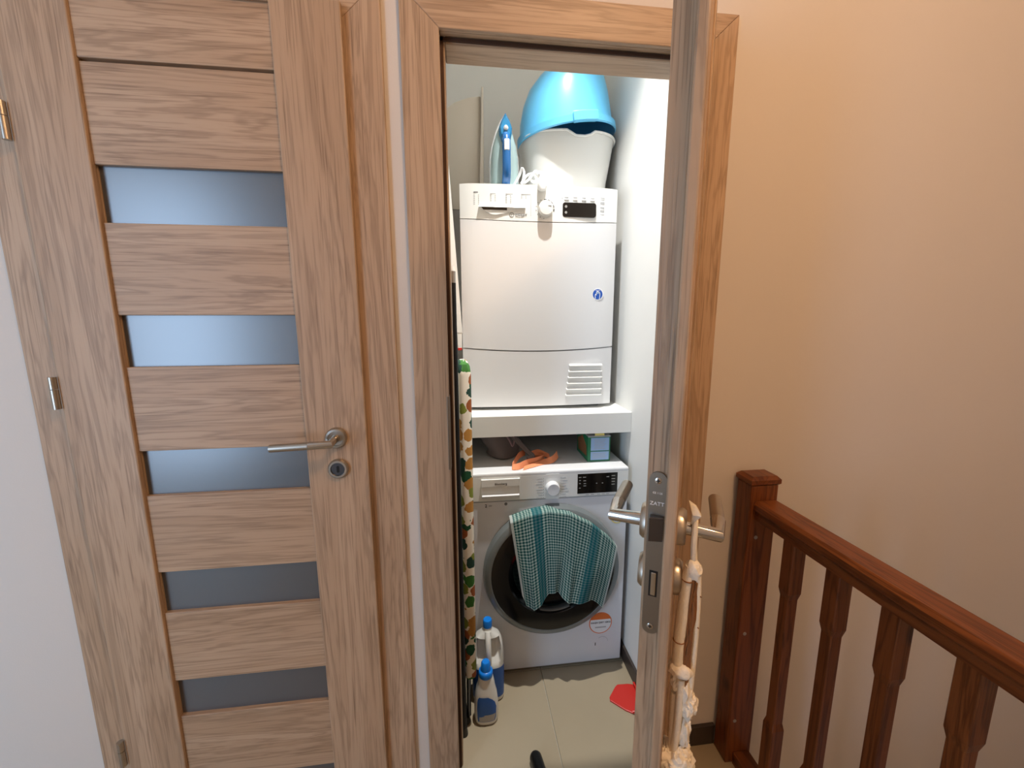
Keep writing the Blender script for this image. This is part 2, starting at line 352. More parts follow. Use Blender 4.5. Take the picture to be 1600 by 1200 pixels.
for i in range(-6, 5):
    for j in range(-5, 3):
        x0, y0 = .3305+TW*i, .345+TW*j; x1, y1 = x0+TW-.003, y0+TW-.003
        lim = XR if y1 > -1.62 else RIGHT
        tile(max(x0, LEFT), min(x1, lim), max(y0, BACK), min(y1, CB)) if y0 < 0 or x0 > -.9 else None
struct('floor_stairwell', box(BM(), XR, RIGHT, -1.62, 0, -1.8, -1.7), 'tile', 'lower landing floor down in the stairwell', 'floor')
struct('wall_stairwell', box(BM(), XR-.02, XR, -1.62, 0, -1.7, -.2), 'wall', 'white stairwell side wall below the landing edge', 'wall')
for nm, a in (('baseboard_front', (.737, .845, -.012, 0, 0, .072)), ('baseboard_front_left', (LEFT, -.95, -.012, 0, 0, .072)), ('baseboard_closet_right', (CX1-.011, CX1, .115, CB, 0, .06)), ('baseboard_closet_left', (CX0, CX0+.011, .115, CB, 0, .06))):
    struct(nm, box(BM(), *a, .0015, 1), 'plinth', {'baseboard_front': 'dark tile skirting between closet door and newel post', 'baseboard_front_left': 'dark tile skirting left of the oak door', 'baseboard_closet_right': 'dark tile skirting along the closet right wall', 'baseboard_closet_left': 'dark tile skirting along the closet left wall'}[nm], 'baseboard')

# ---------------------------------------------------------------- door frames
def doorframe(name, label, xo0, xi0, xi1, xo1, zi, zo, strike=False):
    r = thing(name, label, 'door frame', ((xo0+xo1)/2, 0, 0), kind='structure'); cx = (xo0+xo1)/2
    def B(n, *a, m='oak_z', bev=.003): return obj(n, box(BM(), a[0]-cx, a[1]-cx, *a[2:], bev), m, r)
    T = -.012
    for n, x0, x1, side in (('architrave', xo0, xi0, 0), ('architrave', xi1, xo1, 1)):
        bm = BM(); a, b_ = x0-cx, x1-cx
        poly = [(a, 0), (b_, 0), (b_, zi if side == 0 else zo), (a, zo if side == 0 else zi)]
        prism(bm, poly, 'xz', T, 0, .002); obj(n, bm, 'oak_z', r)
    bm = prism(BM(), [(xi0-cx, zi), (xi1-cx, zi), (xo1-cx, zo), (xo0-cx, zo)], 'xz', T, 0, .002); obj('architrave', bm, 'oak_x', r)
    # rebate lining and door stop
    B('jamb', xi0-.008, xi0, 0, .018, 0, zi+.008); B('jamb', xi1, xi1+.008, 0, .018, 0, zi+.008); B('jamb', xi0, xi1, 0, .018, zi, zi+.008, m='oak_x')
    B('door_stop', xi0-.012, xi0+.0115, .022, .1, 0, zi+.006); B('door_stop', xi1-.0115, xi1+.012, .022, .1, 0, zi+.006); B('door_stop', xi0+.0115, xi1-.0115, .022, .1, zi-.0115, zi+.006, m='oak_x')
    B('gasket', xi0-.001, xi0+.008, .018, .022, 0, zi, m='gasket', bev=0); B('gasket', xi1-.008, xi1+.001, .018, .022, 0, zi, m='gasket', bev=0); B('gasket', xi0, xi1, .018, .022, zi-.008, zi, m='gasket', bev=0)
    if strike:
        B('strike_plate', xi0-.006, xi0+.0015, -.0135, .016, 1.0, 1.2, m='plate', bev=.0005)
    return r
doorframe('trim_1', 'light oak frame around the closed glazed door', -.95, -.862, -.2105, -.1226, 2.053, 2.136)
doorframe('trim_2', 'light oak frame around the open laundry closet', -.0826, .0055, .65, .737, 2.053, 2.136, True)

# ---------------------------------------------------------------- glazed oak door leaves
ZS = [1.9331, 1.7306, 1.6108, 1.4094, 1.2894, 1.0852, .9703, .7647, .6488, .4482, .3371, .1259]
LW, LT = .6725, 2.08
def lever_set(root, s, depth0, xh, zh, zc, key=True):
    """rose, neck, lever pointing to the hinge, and the key rose, on one side of a leaf; outward is y*s"""
    Y = lambda d: depth0+s*d
    h = obj('door_handle', lathe(BM(), [(0.0265, Y(0)), (.0265, Y(.007)), (.0235, Y(.011)), (.0185, Y(.0115)), (.018, Y(.009)), (.012, Y(.009))], 'y', (xh, 0, zh), 40), 'satin', root, True)
    bm = BM(); tube(bm, [(xh, Y(.008), zh), (xh, Y(.052), zh-.002), (xh-.048, Y(.054), zh-.003)], .0108, 20, 1, .9); obj('neck', bm, 'chrome', h, True)
    bm = BM(); tube(bm, [(xh-.048, Y(.054), zh-.003), (xh-.135, Y(.053), zh-.006)], .0102, 20, 1, .9); obj('lever', bm, 'satin', h, True)
    bm = BM(); tube(bm, [(xh-.135, Y(.053), zh-.006), (xh-.1375, Y(.053), zh-.006)], .006, 16, 1, .9); obj('end_cap', bm, 'darksteel', h, True)
    k = obj('key_rose', lathe(BM(), [(.0255, Y(0)), (.0255, Y(.006)), (.022, Y(.0105)), (.0175, Y(.0105)), (.0165, Y(.007))], 'y', (xh, 0, zc), 40), 'satin', root, True)
    obj('keyhole_disc', lathe(BM(), [(.0165, Y(.0068)), (.0165, Y(.0078))], 'y', (xh, 0, zc), 32), 'darksteel', k, True)
    bm = prism(BM(), rrect(xh, zc, .006, .018, .0029), 'xz', Y(.0078), Y(.0088)); obj('keyhole', bm, 'black', k)
def leaf(root, s):
    """x from hinge to free edge, hall face at y=0, outward direction y*s"""
    Y = lambda d: s*d
    def B(n, x0, x1, d0, d1, z0, z1, m, bev=.0015, par=None):
        y0, y1 = sorted((Y(d0), Y(d1))); return obj(n, box(BM(), x0, x1, y0, y1, z0, z1, bev), m, par or root)
    sl, sr = .139, LW-.148
    for x0, x1, e in ((0, sl, 0), (sr, LW, 1)):
        bx0, bx1 = (x0+.013, x1) if e == 0 else (x0, x1-.013)
        B('stile', x0, x1, -.015, 0, .008, LT, 'oak_z', .003)                       # rebate lip on the hall side
        B('stile', bx0, bx1, -.04, -.015, .008, LT-.013, 'oak_edge' if e else 'oak_z', .001)
    B('top_rail', sl, sr, -.04, -.006, ZS[0]+.004, LT-.013, 'oak_x'); B('top_rail', sl, sr, -.015, -.0005, LT-.014, LT, 'oak_x', .001)
    for i in range(0, 12, 2):
        if i+1 < 12: B('board', sl, sr, -.036, -.008, ZS[i+1], ZS[i] if i else ZS[0]-.002, 'oak_x', .0015)
    B('bottom_rail', sl, sr, -.036, -.008, .008, .03, 'oak_x')
    gl = [(ZS[i], ZS[i+1]) for i in range(1, 11, 2)]+[(ZS[11], .03)]
    for a, b_ in gl: B('glass_pane', sl-.004, sr+.004, -.026, -.0195, b_-.004, a+.004, 'frost', 0)
    # groove backing under the top rail
    B('groove', sl, sr, -.034, -.02, ZS[0]-.004, ZS[0]+.006, 'oak_x', 0)
    for z in (1.804, 1.234, .256):
        hx, hy, hr_ = (-.006, Y(.004), .0075) if s < 0 else (.006, Y(-.02), .004)
        h = obj('hinge', tube(BM(), [(hx, hy, z-.037), (hx, hy, z+.008)], hr_, 16, 1), 'satin', root, True)
        obj('hinge_knuckle', tube(BM(), [(hx, hy, z+.0095), (hx, hy, z+.037)], hr_, 16, 1), 'satin', h, True)
d1 = thing('door_1', 'closed light oak door with frosted glass strips', 'door', (-.876, -.0285, 0), kind='structure'); leaf(d1, -1)
lever_set(d1, -1, 0, .599, 1.105, 1.024)
d2 = thing('door_2', 'open light oak door seen edge on at the laundry closet', 'door', (.665, -.032, 0), math.radians(-121.8), kind='structure'); leaf(d2, 1)
lever_set(d2, 1, 0, .597, 1.1, 1.02); lever_set(d2, -1, -.04, .597, 1.1, 1.02)
# mortice lock plate in the leaf edge
bm = prism(BM(), rrect(-.0258, 1.084, .0215, .235, .0105), 'yz', .6595, .6635); lp = obj('lock_plate', bm, 'plate', d2)
bm = BM(); prism(bm, [(.6635, -.0345), (.6735, -.0335), (.6685, -.0165), (.6635, -.0165)], 'xy', 1.108, 1.142, .0012); obj('latch', bm, 'darksteel', d2)
obj('bolt_slot', box(BM(), .6635, .664, -.0305, -.0195, 1.024, 1.062), 'black', d2); obj('dead_bolt', box(BM(), .6635, .6655, -.0282, -.0215, 1.026, 1.06, .0012), 'chrome', d2)
for z in (1.19, .978):
    sc_ = obj('screw', lathe(BM(), [(.0042, .6635), (.0042, .6643), (.003, .6647)], 'x', (0, -.0258, z), 20), 'chrome', d2, True)
    bm = BM(); box(bm, .6647, .6649, -.0284, -.0232, z-.0006, z+.0006); box(bm, .6647, .6649, -.0264, -.0252, z-.0026, z+.0026); obj('screw_slot', bm, 'black', sc_)
text('plate_lettering', 'ZATT', .0072, 'stickerwhite', d2, .6637, -.0258, 1.158, rot=(PI/2, 0, PI/2))
text('plate_lettering', 'CE 1125', .0035, 'stickerwhite', d2, .6637, -.0258, 1.173, rot=(PI/2, 0, PI/2))

# ---------------------------------------------------------------- concrete shelf
tag(obj('built_in_shelf', box(BM(), CX0, CX1, .387, CB, .9647, 1.0448, .002), 'closet_wall'), 'thick white built-in shelf slab carrying the dryer', 'shelf')

# ---------------------------------------------------------------- tumble dryer
dx0, dx1, dy, dz0, dz1 = .0436, .6386, .494, 1.0563, 1.8857
dr = thing('tumble_dryer', 'white tumble dryer standing on the built-in shelf', 'dryer', ((dx0+dx1)/2, dy+.29, 1.0448))
ox, oy, oz = dr.location
def D(n, bm, m, par=dr, smooth=False): bmesh.ops.translate(bm, verts=bm.verts, vec=(-ox, -oy, -oz)); return obj(n, bm, m, par, smooth)
D('body', box(BM(), dx0, dx1, dy+.028, dy+.58, dz0, dz1-.003, .004), 'white')
D('top', box(BM(), dx0, dx1, dy+.02, dy+.58, dz1-.022, dz1, .006), 'white')
def bulge_panel(zb0, zb1, sag0, sag1, yfront, thick=.03, x0=dx0, x1=dx1, n=24, out=.012):
    """front panel, slightly bowed forward; sagging lower/upper edges"""
    bm = BM(); g = []
    for k in range(n+1):
        t = k/n; x = x0+(x1-x0)*t; c = 1-(2*t-1)**2; edge = min(t, 1-t)*n
        yf = yfront-out*c+(.008 if edge < .5 else (.002 if edge < 1.5 else 0))
        g.append([(x, yf+thick+out*c, zb0-sag0*c), (x, yf, zb0-sag0*c), (x, yf, zb1-sag1*c), (x, yf+thick+out*c, zb1-sag1*c)])
    return loft(bm, g, True, True)
D('control_panel', bulge_panel(1.7635, dz1-.004, .008, 0, dy, .03), 'white2', smooth=True)
D('front_door', bulge_panel(1.2925, 1.7605, .014, .008, dy, .03), 'white', smooth=True)
D('kick_panel', bulge_panel(dz0+.002, 1.2885, 0, .014, dy+.001, .03), 'white', smooth=True)
D('seam', box(BM(), dx0+.004, dx1-.004, dy+.012, dy+.04, 1.27, 1.78), 'white')
pf = lambda x: dy-.012*(1-(2*(x-dx0)/(dx1-dx0)-1)**2)
for xx in (dx0+.05, dx1-.05):
    for yy in (dy+.06, dy+.5): D('foot', lathe(BM(), [(.02, 1.0448), (.02, 1.052), (.014, 1.058)], 'z', (xx, yy, 0), 20), 'black', smooth=True)
# knob, dial ring, display, drawer scoop
kx, kz = .356, 1.8
kn = D('knob', lathe(BM(), [(.027, pf(kx)+.004), (.0265, pf(kx)-.018), (.0245, pf(kx)-.023), (.001, pf(kx)-.024)], 'y', (kx, 0, kz), 40), 'white2', smooth=True)
bm = box(BM(), kx+.006, kx+.018, pf(kx)-.0246, pf(kx)-.0236, kz+.006, kz+.0075); D('pointer', bm, 'ltprint', kn)
for k in range(5):
    a0, a1 = math.radians(98-k*24), math.radians(98-k*24-16); r0, r1 = .031, .0345
    poly = [(kx+r0*math.cos(a0+(a1-a0)*t/4), kz+r0*math.sin(a0+(a1-a0)*t/4)) for t in range(5)]+[(kx+r1*math.cos(a1+(a0-a1)*t/4), kz+r1*math.sin(a1+(a0-a1)*t/4)) for t in range(5)]
    D('dial_mark', prism(BM(), poly, 'xz', pf(kx)-.0006, pf(kx)+.002), 'darkprint')
for k in range(7):
    a = math.radians(118+k*24); D('dial_dot', prism(BM(), circ(kx+.034*math.cos(a), kz+.034*math.sin(a), .0016, 8), 'xz', pf(kx)-.0006, pf(kx)+.002), 'greyprint')
D('display', prism(BM(), rrect(.486, 1.8, .128, .051, .009), 'xz', pf(.422)-.001, pf(.55)+.004), 'disp')
for z in (1.811, 1.79): D('display_button', prism(BM(), circ(.4345, z, .0048, 16), 'xz', pf(.422)-.0018, pf(.4345)), 'recess')
for k in range(4):
    x = .436+.0335*k; D('option_button', prism(BM(), rrect(x, 1.8335, .018, .0035, .0015), 'xz', pf(x)-.0012, pf(x)+.003), 'recess')
    D('option_print', prism(BM(), rrect(x, 1.8435, .014, .003, .001), 'xz', pf(x)-.0005, pf(x)+.003), 'ltprint')
    D('option_light', prism(BM(), circ(x-.016, 1.839, .0014, 8), 'xz', pf(x)-.0005, pf(x)+.003), 'greyprint')
for z, h in ((1.846, .003), (1.84, .002), (1.828, .009), (1.812, .006), (1.8, .008), (1.788, .002)): D('side_print', prism(BM(), rrect(.576, z, .016, h, .0008), 'xz', pf(.576)-.0005, pf(.576)+.004), 'ltprint')
# drawer handle: dark slot with a white scoop, part line
scoop = [(.112, 1.8005), (.282, 1.8005), (.262, 1.794), (.215, 1.7825), (.175, 1.775), (.158, 1.776), (.142, 1.7835)]
dw = D('drawer', prism(BM(), scoop, 'xz', pf(.282)-.0006, pf(.15)+.004), 'white2')
D('drawer_shade_brow', prism(BM(), [(pf(.282)-.006, 1.8005), (pf(.282)-.004, 1.804), (pf(.15)+.004, 1.805), (pf(.15)+.004, 1.8005)], 'yz', .112, .282), 'white2', dw)  # brow added to cast shade over the scoop
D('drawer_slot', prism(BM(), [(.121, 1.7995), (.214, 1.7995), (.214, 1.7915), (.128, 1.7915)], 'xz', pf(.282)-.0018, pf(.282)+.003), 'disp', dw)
D('drawer_seam', box(BM(), .3018, .3026, pf(.3)-.0006, pf(.3)+.004, 1.772, 1.845), 'ltprint', dw)
for cx_, rows in ((.1, 6), (.16, 4), (.216, 5), (.272, 2)):
    D('programme_heading', prism(BM(), rrect(cx_+.012, 1.852 if cx_ == .1 else 1.848, .036, .0045 if cx_ == .1 else .0022, .001), 'xz', pf(cx_)-.0006, pf(cx_)+.004), 'greyprint' if cx_ == .1 else 'ltprint')
    for r in range(rows):
        for off, wd in ((-.004, .005), (.012, .0035)):
            D('programme_print', prism(BM(), rrect(cx_+off, 1.8425-.0062*r, wd, .0024, .0008), 'xz', pf(cx_+off)-.0005, pf(cx_+off)+.004), 'ltprint')
text('brand_lettering', 'INDESIT', .0125, 'greyprint', dr, .266-ox, pf(.302)-.0008-oy, 1.7755-oz)
bm = BM(); lathe(bm, [(.0068, pf(.232)-.001), (.0082, pf(.232)-.001), (.0082, pf(.232)+.003), (.0068, pf(.232)+.003), (.0068, pf(.232)-.001)], 'y', (.232, 0, 1.7765), 24, close=False); D('brand_ring', bm, 'greyprint')
text('brand_initial', 'i', .011, 'greyprint', dr, .232-ox, pf(.232)-.0012-oy, 1.7765-oz)
# vent grille
bm = prism(BM(), [(.461, 1.218), (.589, 1.216), (.59, 1.098), (.447, 1.1)], 'xz', pf(.447)-.001, pf(.447)+.004); vg = D('vent', bm, 'white2')
for k in range(6):
    z = 1.2205-.0237*k; xl = .4625-.0026*k-.001
    D('vent_slat', prism(BM(), [(pf(.447)-.011, z-.002), (pf(.447)+.003, z+.0035), (pf(.447)+.003, z-.0035), (pf(.447)-.011, z-.0045)], 'yz', xl-.003, .592), 'white2', vg)
# round blue hand-wash sticker
stk = D('sticker', prism(BM(), circ(.568, 1.494, .0235), 'xz', pf(.568)-.0008, pf(.568)+.002), 'stickerwhite')
D('sticker_disc', prism(BM(), circ(.568, 1.494, .0195), 'xz', pf(.568)-.0012, pf(.568)), 'stickerblue', stk)
hand = [(-.0085, -.019), (-.010, -.004), (-.0085, .000), (-.006, -.004), (-.005, .006), (-.0025, .010), (.002, .010), (.006, .006), (.0085, .004), (.0085, -.008), (.0065, -.019)]
bm = BM()
tube(bm, [(.568+a, pf(.568)-.0014, 1.494+b_) for a, b_ in hand], .0011, 6, 3); D('sticker_hand', bm, 'stickerwhite', stk)
D('sticker_fingers', prism(BM(), rrect(.569, 1.4995, .009, .008, .003), 'xz', pf(.568)-.0017, pf(.568)-.001), 'cartonblue', stk)
text('sticker_lettering', 'WASH', .006, 'stickerwhite', stk, .568-ox, pf(.568)-.0014-oy, 1.5075-oz)

# ---------------------------------------------------------------- washing machine
mx0, mx1, my, mh = .0668, .6618, .3397, .8435
wm = thing('washing_machine', 'white front loading washer under the built-in shelf', 'washer', ((mx0+mx1)/2, my+.27, 0))
ox, oy, oz = wm.location
W_ = lambda n, bm, m, par=wm, smooth=False: D2(n, bm, m, par, smooth)
def D2(n, bm, m, par, smooth): bmesh.ops.translate(bm, verts=bm.verts, vec=(-ox, -oy, -oz)); return obj(n, bm, m, par, smooth)
W_('body', box(BM(), mx0, mx1, my+.004, my+.54, .012, .728, .004), 'wgrey')
W_('front_panel', box(BM(), mx0, mx1, my, my+.02, .014, .7315, .004), 'wgrey')
W_('control_panel', box(BM(), mx0, mx1, my-.003, my+.1, .7345, mh-.012, .004), 'white2')
W_('top', box(BM(), mx0, mx1, my-.003, my+.54, mh-.02, mh, .006), 'white')
for xx in (mx0+.05, mx1-.05):
    for yy in (my+.06, my+.48): W_('foot', lathe(BM(), [(.022, 0), (.022, .008), (.014, .014)], 'z', (xx, yy, 0), 20), 'black', smooth=True)
P = my-.003
dw = W_('drawer', prism(BM(), rrect(.1705, .7855, .142, .075, .003), 'xz', P-.0015, P+.004, .0006), 'white2')
for q in ((.0995, .2415, .7955, .823), (.0995, .102, .752, .7955), (.239, .2415, .752, .7955)): W_('drawer_front', box(BM(), q[0], q[1], P-.008, P+.002, q[2], q[3], .0008), 'white2', dw)
W_('drawer_recess', box(BM(), .102, .239, P-.0022, P+.002, .764, .7955), 'white2', dw)
bm = prism(BM(), [(P-.012, .7605), (P-.0005, .7655), (P-.0005, .752), (P-.010, .7515)], 'yz', .102, .239, .001); W_('drawer_lip', bm, 'white', dw)
text('brand_lettering', 'Blomberg', .0115, 'disp', wm, .171-ox, P-.0086-oy, .8055-oz)
W_('dial_seat', prism(BM(), rrect(.365, .782, .052, .098, .002), 'xz', P-.001, P+.002), 'white2')
W_('dial', lathe(BM(), [(.0265, P+.002), (.0265, P-.006), (.0245, P-.022), (.022, P-.0245), (.001, P-.0235)], 'y', (.364, 0, .778), 40), 'white', smooth=True)
for sgn in (-1, 1):
    for r in range(8):
        z = .8155-.0108*r; L_ = random.uniform(.014, .03); xa = .364+sgn*.033
        W_('programme_dot', prism(BM(), circ(xa, z, .0013, 8), 'xz', P-.0006, P+.001), 'greyprint')
        x0, x1 = sorted((xa+sgn*.004, xa+sgn*(.004+L_))); W_('programme_print', box(BM(), x0, x1, P-.0006, P+.001, z-.0009, z+.0009), 'ltprint')
W_('display', prism(BM(), [(.461, .8255), (.6165, .8255), (.6165, .7475), (.461, .7475)], 'xz', P-.0012, P+.002), 'blackglass')
for k, (x, z, wd) in enumerate([(.47, .812, .01), (.487, .812, .012), (.47, .8, .006), (.488, .798, .01), (.489, .787, .009), (.47, .788, .006), (.489, .778, .01), (.535, .786, .005), (.558, .786, .005), (.578, .81, .01), (.6, .813, .014), (.6, .801, .014), (.6, .79, .012), (.6, .779, .012), (.47, .77, .006)]):
    W_('display_print', box(BM(), x-wd/2, x+wd/2, P-.0016, P-.001, z-.0014, z+.0014), 'recess')
for x in (.5, .52, .545, .562, .58): W_('button_mark', box(BM(), x-.006, x+.006, P-.0006, P+.001, .7405, .7425), 'ltprint')
# small marks on the front
text('energy_mark', '2', .017, 'disp', wm, .116-ox, my-.0006-oy, .7175-oz); text('energy_mark', 'eco', .008, 'greyprint', wm, .132-ox, my-.0006-oy, .718-oz)
W_('round_mark', prism(BM(), circ(.19, .7215, .0058, 20), 'xz', my-.0006, my+.001), 'greyprint')
W_('filter_slot', prism(BM(), rrect(.553, .092, .003, .014, .0014), 'xz', my-.0006, my+.001), 'disp')
bm = BM(); tube(bm, [(.582+.024*math.cos(math.radians(a)), my-.0002, .098+.026*math.sin(math.radians(a))) for a in range(10, 131, 12)], .0006, 6, 1); W_('filter_cover_line', bm, 'ltprint')
st = W_('sticker', prism(BM(), circ(.572, .187, .0475, 40), 'xz', my-.0006, my+.001), 'stickerorange')
W_('sticker_face', prism(BM(), circ(.572, .187, .0438, 40), 'xz', my-.001, my+.001), 'stickerwhite', st)
top = [(.572+.0438*math.cos(math.radians(a)), .187+.0438*math.sin(math.radians(a))) for a in range(22, 159, 8)]
W_('sticker_band', prism(BM(), top, 'xz', my-.0014, my), 'stickerorange', st)
text('sticker_lettering', 'WASH DRY 10KG', .0108, 'disp', st, .572-ox, my-.0014-oy, .189-oz); W_('sticker_print', box(BM(), .55, .595, my-.0014, my, .166, .1705), 'labelgrey', st)
s2 = W_('warranty_sticker', prism(BM(), circ(.624, .642, .027, 32), 'xz', my-.0006, my+.001), 'yellow'); W_('sticker_face', prism(BM(), circ(.624, .642, .022, 32), 'xz', my-.001, my+.001), 'wgrey', s2)
# porthole door
RC = (.3645, 0, .452)
dd = W_('porthole_door', lathe(BM(), [(.262, my+.002), (.263, my-.02), (.258, my-.038), (.246, my-.046), (.236, my-.046), (.232, my-.040)], 'y', RC, 72, close=False), 'ring', smooth=True)
W_('door_glass', lathe(BM(), [(.2355, my-.0445), (.228, my-.045), (.17, my-.042), (.165, my-.036)], 'y', RC, 72, close=False), 'blackglass', dd, True)
W_('glass_bowl', lathe(BM(), [(.167, my-.038), (.15, my-.014), (.11, my-.004), (.001, my-.002)], 'y', RC, 60, close=False), 'blackglass', dd, True)
bm = BM(); tube(bm, [(.3645+.15*math.cos(math.radians(a)), my-.037, .452+.15*math.sin(math.radians(a))) for a in range(250, 296, 5)], .014, 10, 1, .35); W_('rubber_gasket', bm, 'drum', dd, True)

# ---------------------------------------------------------------- tea towel over the porthole
def curve(pts, u):
    for (a, p), (b_, q) in zip(pts, pts[1:]):
        if u <= b_: t = (u-a)/(b_-a); t = t*t*(3-2*t)*.35+t*.65; return tuple(p[i]+(q[i]-p[i])*t for i in range(len(p)))
    return pts[-1][1]
TOP = [(0, (.2, .682)), (.16, (.262, .703)), (.34, (.341, .716)), (.55, (.42, .7)), (.75, (.503, .655)), (.9, (.566, .6)), (1, (.604, .556))]
BOT = [(0, (.24, .40)), (.06, (.252, .352)), (.14, (.285, .334)), (.22, (.322, .345)), (.30, (.34, .385)), (.42, (.372, .392)), (.5, (.385, .388)), (.56, (.394, .366)), (.64, (.412, .348)), (.78, (.462, .344)), (.86, (.5, .348)), (1, (.562, .3))]
bm = BM(); NU, NV = 90, 70; uvl = bm.loops.layers.uv.new('UVMap'); grid = []
for j in range(NV+1):
    v = j/NV; row = []
    for i in range(NU+1):
        u = i/NU; tx, tz = curve(TOP, u); bx_, bz = curve(BOT, u)
        if v < .16:                                   # lies over the rim, turning down
            a = v/.16*PI/2; yy = my-.016-.045*math.sin(a)-.0; zz = tz+.004-.012*(1-math.cos(a)); xx = tx
            # push the back edge outward along the rim
            zz -= .004*(1-math.sin(a))
        else:
            t = (v-.16)/.84; xx = tx+(bx_-tx)*t; zz = tz-.008+(bz-tz+.008)*t
            fold = math.sin(u*17+1.2*t)*.5+math.sin(u*31+2)*.25+.9*math.exp(-((u-.15)/.07)**2)+.9*math.exp(-((u-.62)/.07)**2)-.8*math.exp(-((u-.4)/.09)**2)
            yy = my-.061-.016*t*(fold+.6)-.006*math.sin(PI*t); xx += .006*t*math.sin(u*23)
            if u > .9: yy += .01*(u-.9)/.1*t
        row.append((bm.verts.new((xx, yy, zz)), u, v))
    grid.append(row)
for j in range(NV):
    for i in range(NU):
        q = [grid[j][i], grid[j][i+1], grid[j+1][i+1], grid[j+1][i]]; f = bm.faces.new([a[0] for a in q])
        for l, a in zip(f.loops, q): l[uvl].uv = (a[1], a[2])
bmesh.ops.solidify(bm, geom=bm.faces[:], thickness=.0018)
tw = obj('tea_towel', bm, 'gingham', None, True); tag(tw, 'teal and white checked tea towel draped over the washer porthole', 'towel')

# ---------------------------------------------------------------- laundry basket and tub on the dryer
def sring(cx, cy, z, a, b_, n=56, e=4.0, tilt=0):
    pts = []
    for i in range(n):
        t = 2*PI*i/n; c, s = math.cos(t), math.sin(t)
        pts.append((cx+a*math.copysign(abs(c)**(2/e), c), cy+b_*math.copysign(abs(s)**(2/e), s), z+tilt*c))
    return pts
DT = 1.8857
bk = thing('laundry_basket', 'milky white plastic laundry basket on top of the dryer', 'basket', (.481, .705, DT))
rings = []
for z, a, b_ in ((0, .152, .13), (.004, .158, .137), (.06, .163, .146), (.14, .176, .158), (.21, .186, .168)): rings.append(sring(0, 0, z, a, b_, n=72, e=2.9))
inner = [[(x*.975, y*.972, z) for x, y, z in r] for r in rings[::-1][:-1]]+[sring(0, 0, .006, .15, .128, n=72, e=2.9)]
R_ = rings+inner; bm = BM(); V_ = [[bm.verts.new(p) for p in r] for r in R_]; n = 72
# the rim dips at the front for the grip
for r in (V_[4], V_[5]):
    for v in r:
        if v.co.y < -.1: v.co.z -= .019*max(0, 1-(abs(v.co.x-.018)/.05)**4) if abs(v.co.x-.018) < .05 else 0
for A, B in zip(V_, V_[1:]):
    for i in range(n): bm.faces.new((A[i], A[(i+1) % n], B[(i+1) % n], B[i]))
bm.faces.new(V_[0]); bm.faces.new(V_[-1]); bmesh.ops.recalc_face_normals(bm, faces=bm.faces)
obj('shell', bm, 'basket', bk, True)
bm = BM(); pts = sring(0, 0, .21, .189, .172, n=72, e=2.9)
pts = [(x, y, z-(.019*max(0, 1-(abs(x-.018)/.05)**4) if (y < -.1 and abs(x-.018) < .05) else 0)) for x, y, z in pts]
P_ = pts+[pts[0]]; tube(bm, P_, .0045, 8, 1); obj('rim', bm, 'basket', bk, True)

tb = thing('wash_tub', 'sky blue plastic tub turned upside down over the basket', 'tub', (.482, .69, DT+.232))
tb.rotation_euler = (math.radians(3), math.radians(-8), 0)
TR = [(0, 0, .196), (0, .004, .2), (0, .026, .199), (0, .03, .187), (.002, .08, .182), (.01, .14, .17), (.02, .19, .152), (.034, .23, .125), (.042, .25, .1), (.045, .258, .06)]
rg = [[(c+r*math.cos(2*PI*i/64), r*math.sin(2*PI*i/64), z) for i in range(64)] for c, z, r in TR]
rg += [[(c+r*.97*math.cos(2*PI*i/64), r*.97*math.sin(2*PI*i/64), z-.004) for i in range(64)] for c, z, r in TR[:2:-1]]
obj('shell', loft(BM(), rg+[rg[0]], cap=False), 'blue', tb, True)
bm = BM(); lathe(bm, [(.06, .257), (.001, .259)], 'z', (.045, 0, 0), 64, close=False); obj('base', bm, 'blue', tb, True)
bm = BM(); a0 = math.radians(-97); a1 = math.radians(-72)
poly = [(math.cos(a0+(a1-a0)*k/8)*.196, math.sin(a0+(a1-a0)*k/8)*.196) for k in range(9)]+[(math.cos(a1+(a0-a1)*k/8)*.218, math.sin(a1+(a0-a1)*k/8)*.218) for k in range(9)]
prism(bm, poly, 'xy', -.004, .03, .003); obj('grip', bm, 'blue', tb)
bm = BM(); lathe(bm, [(.194, .0), (.1935, .014), (.18, .03), (.174, .08)], 'z', (0, 0, 0), 64, close=False); obj('inner_rim', bm, 'blue', tb, True)

# ---------------------------------------------------------------- steam iron standing on its heel
ir = thing('steam_iron', 'blue and grey steam iron standing upright on the dryer', 'iron', (.2175, .585, DT))
def ironout(scale, y, z0=0):
    half = [(0, .272), (.012, .255), (.03, .215), (.046, .165), (.053, .12), (.0545, .06), (.053, .0)]
    pts = [(x*scale, y, z0+(z-.13)*scale+.13 if z > 0 else 0) for x, z in half]; return pts+[(-x, y_, z) for x, y_, z in pts[::-1][:-1]]
obj('soleplate', loft(BM(), [ironout(1.05, .03), ironout(1.05, .022)]), 'sole', ir, True)
obj('body', loft(BM(), [ironout(.98, .022), ironout(.95, .0), ironout(.8, -.022), ironout(.55, -.03)]), 'ironbody', ir, True)
def nose(scale, y):
    half = [(0, .262), (.014, .24), (.0245, .212), (.023, .19), (.0145, .165)]
    pts = [(x*scale, y, .2+(z-.2)*scale) for x, z in half]; return pts+[(-x, y_, z) for x, y_, z in pts[::-1][:-1]]
obj('water_tank', loft(BM(), [nose(1.0, -.005), nose(1, -.034), nose(.75, -.046)]), 'ironglass', ir, True)
obj('steam_dial', lathe(BM(), [(.0085, -.046), (.0085, -.052), (.005, -.054)], 'y', (0, 0, .205), 20), 'sole', ir, True)
h = obj('handle', tube(BM(), [(0, -.03, .185), (0, -.058, .165), (0, -.068, .1), (0, -.066, .04), (0, -.03, .008)], .0155, 14, 8), 'ironblue', ir, True)
obj('steam_button', box(BM(), -.0095, .0095, -.083, -.07, .118, .156, .003), 'stickerwhite', ir)
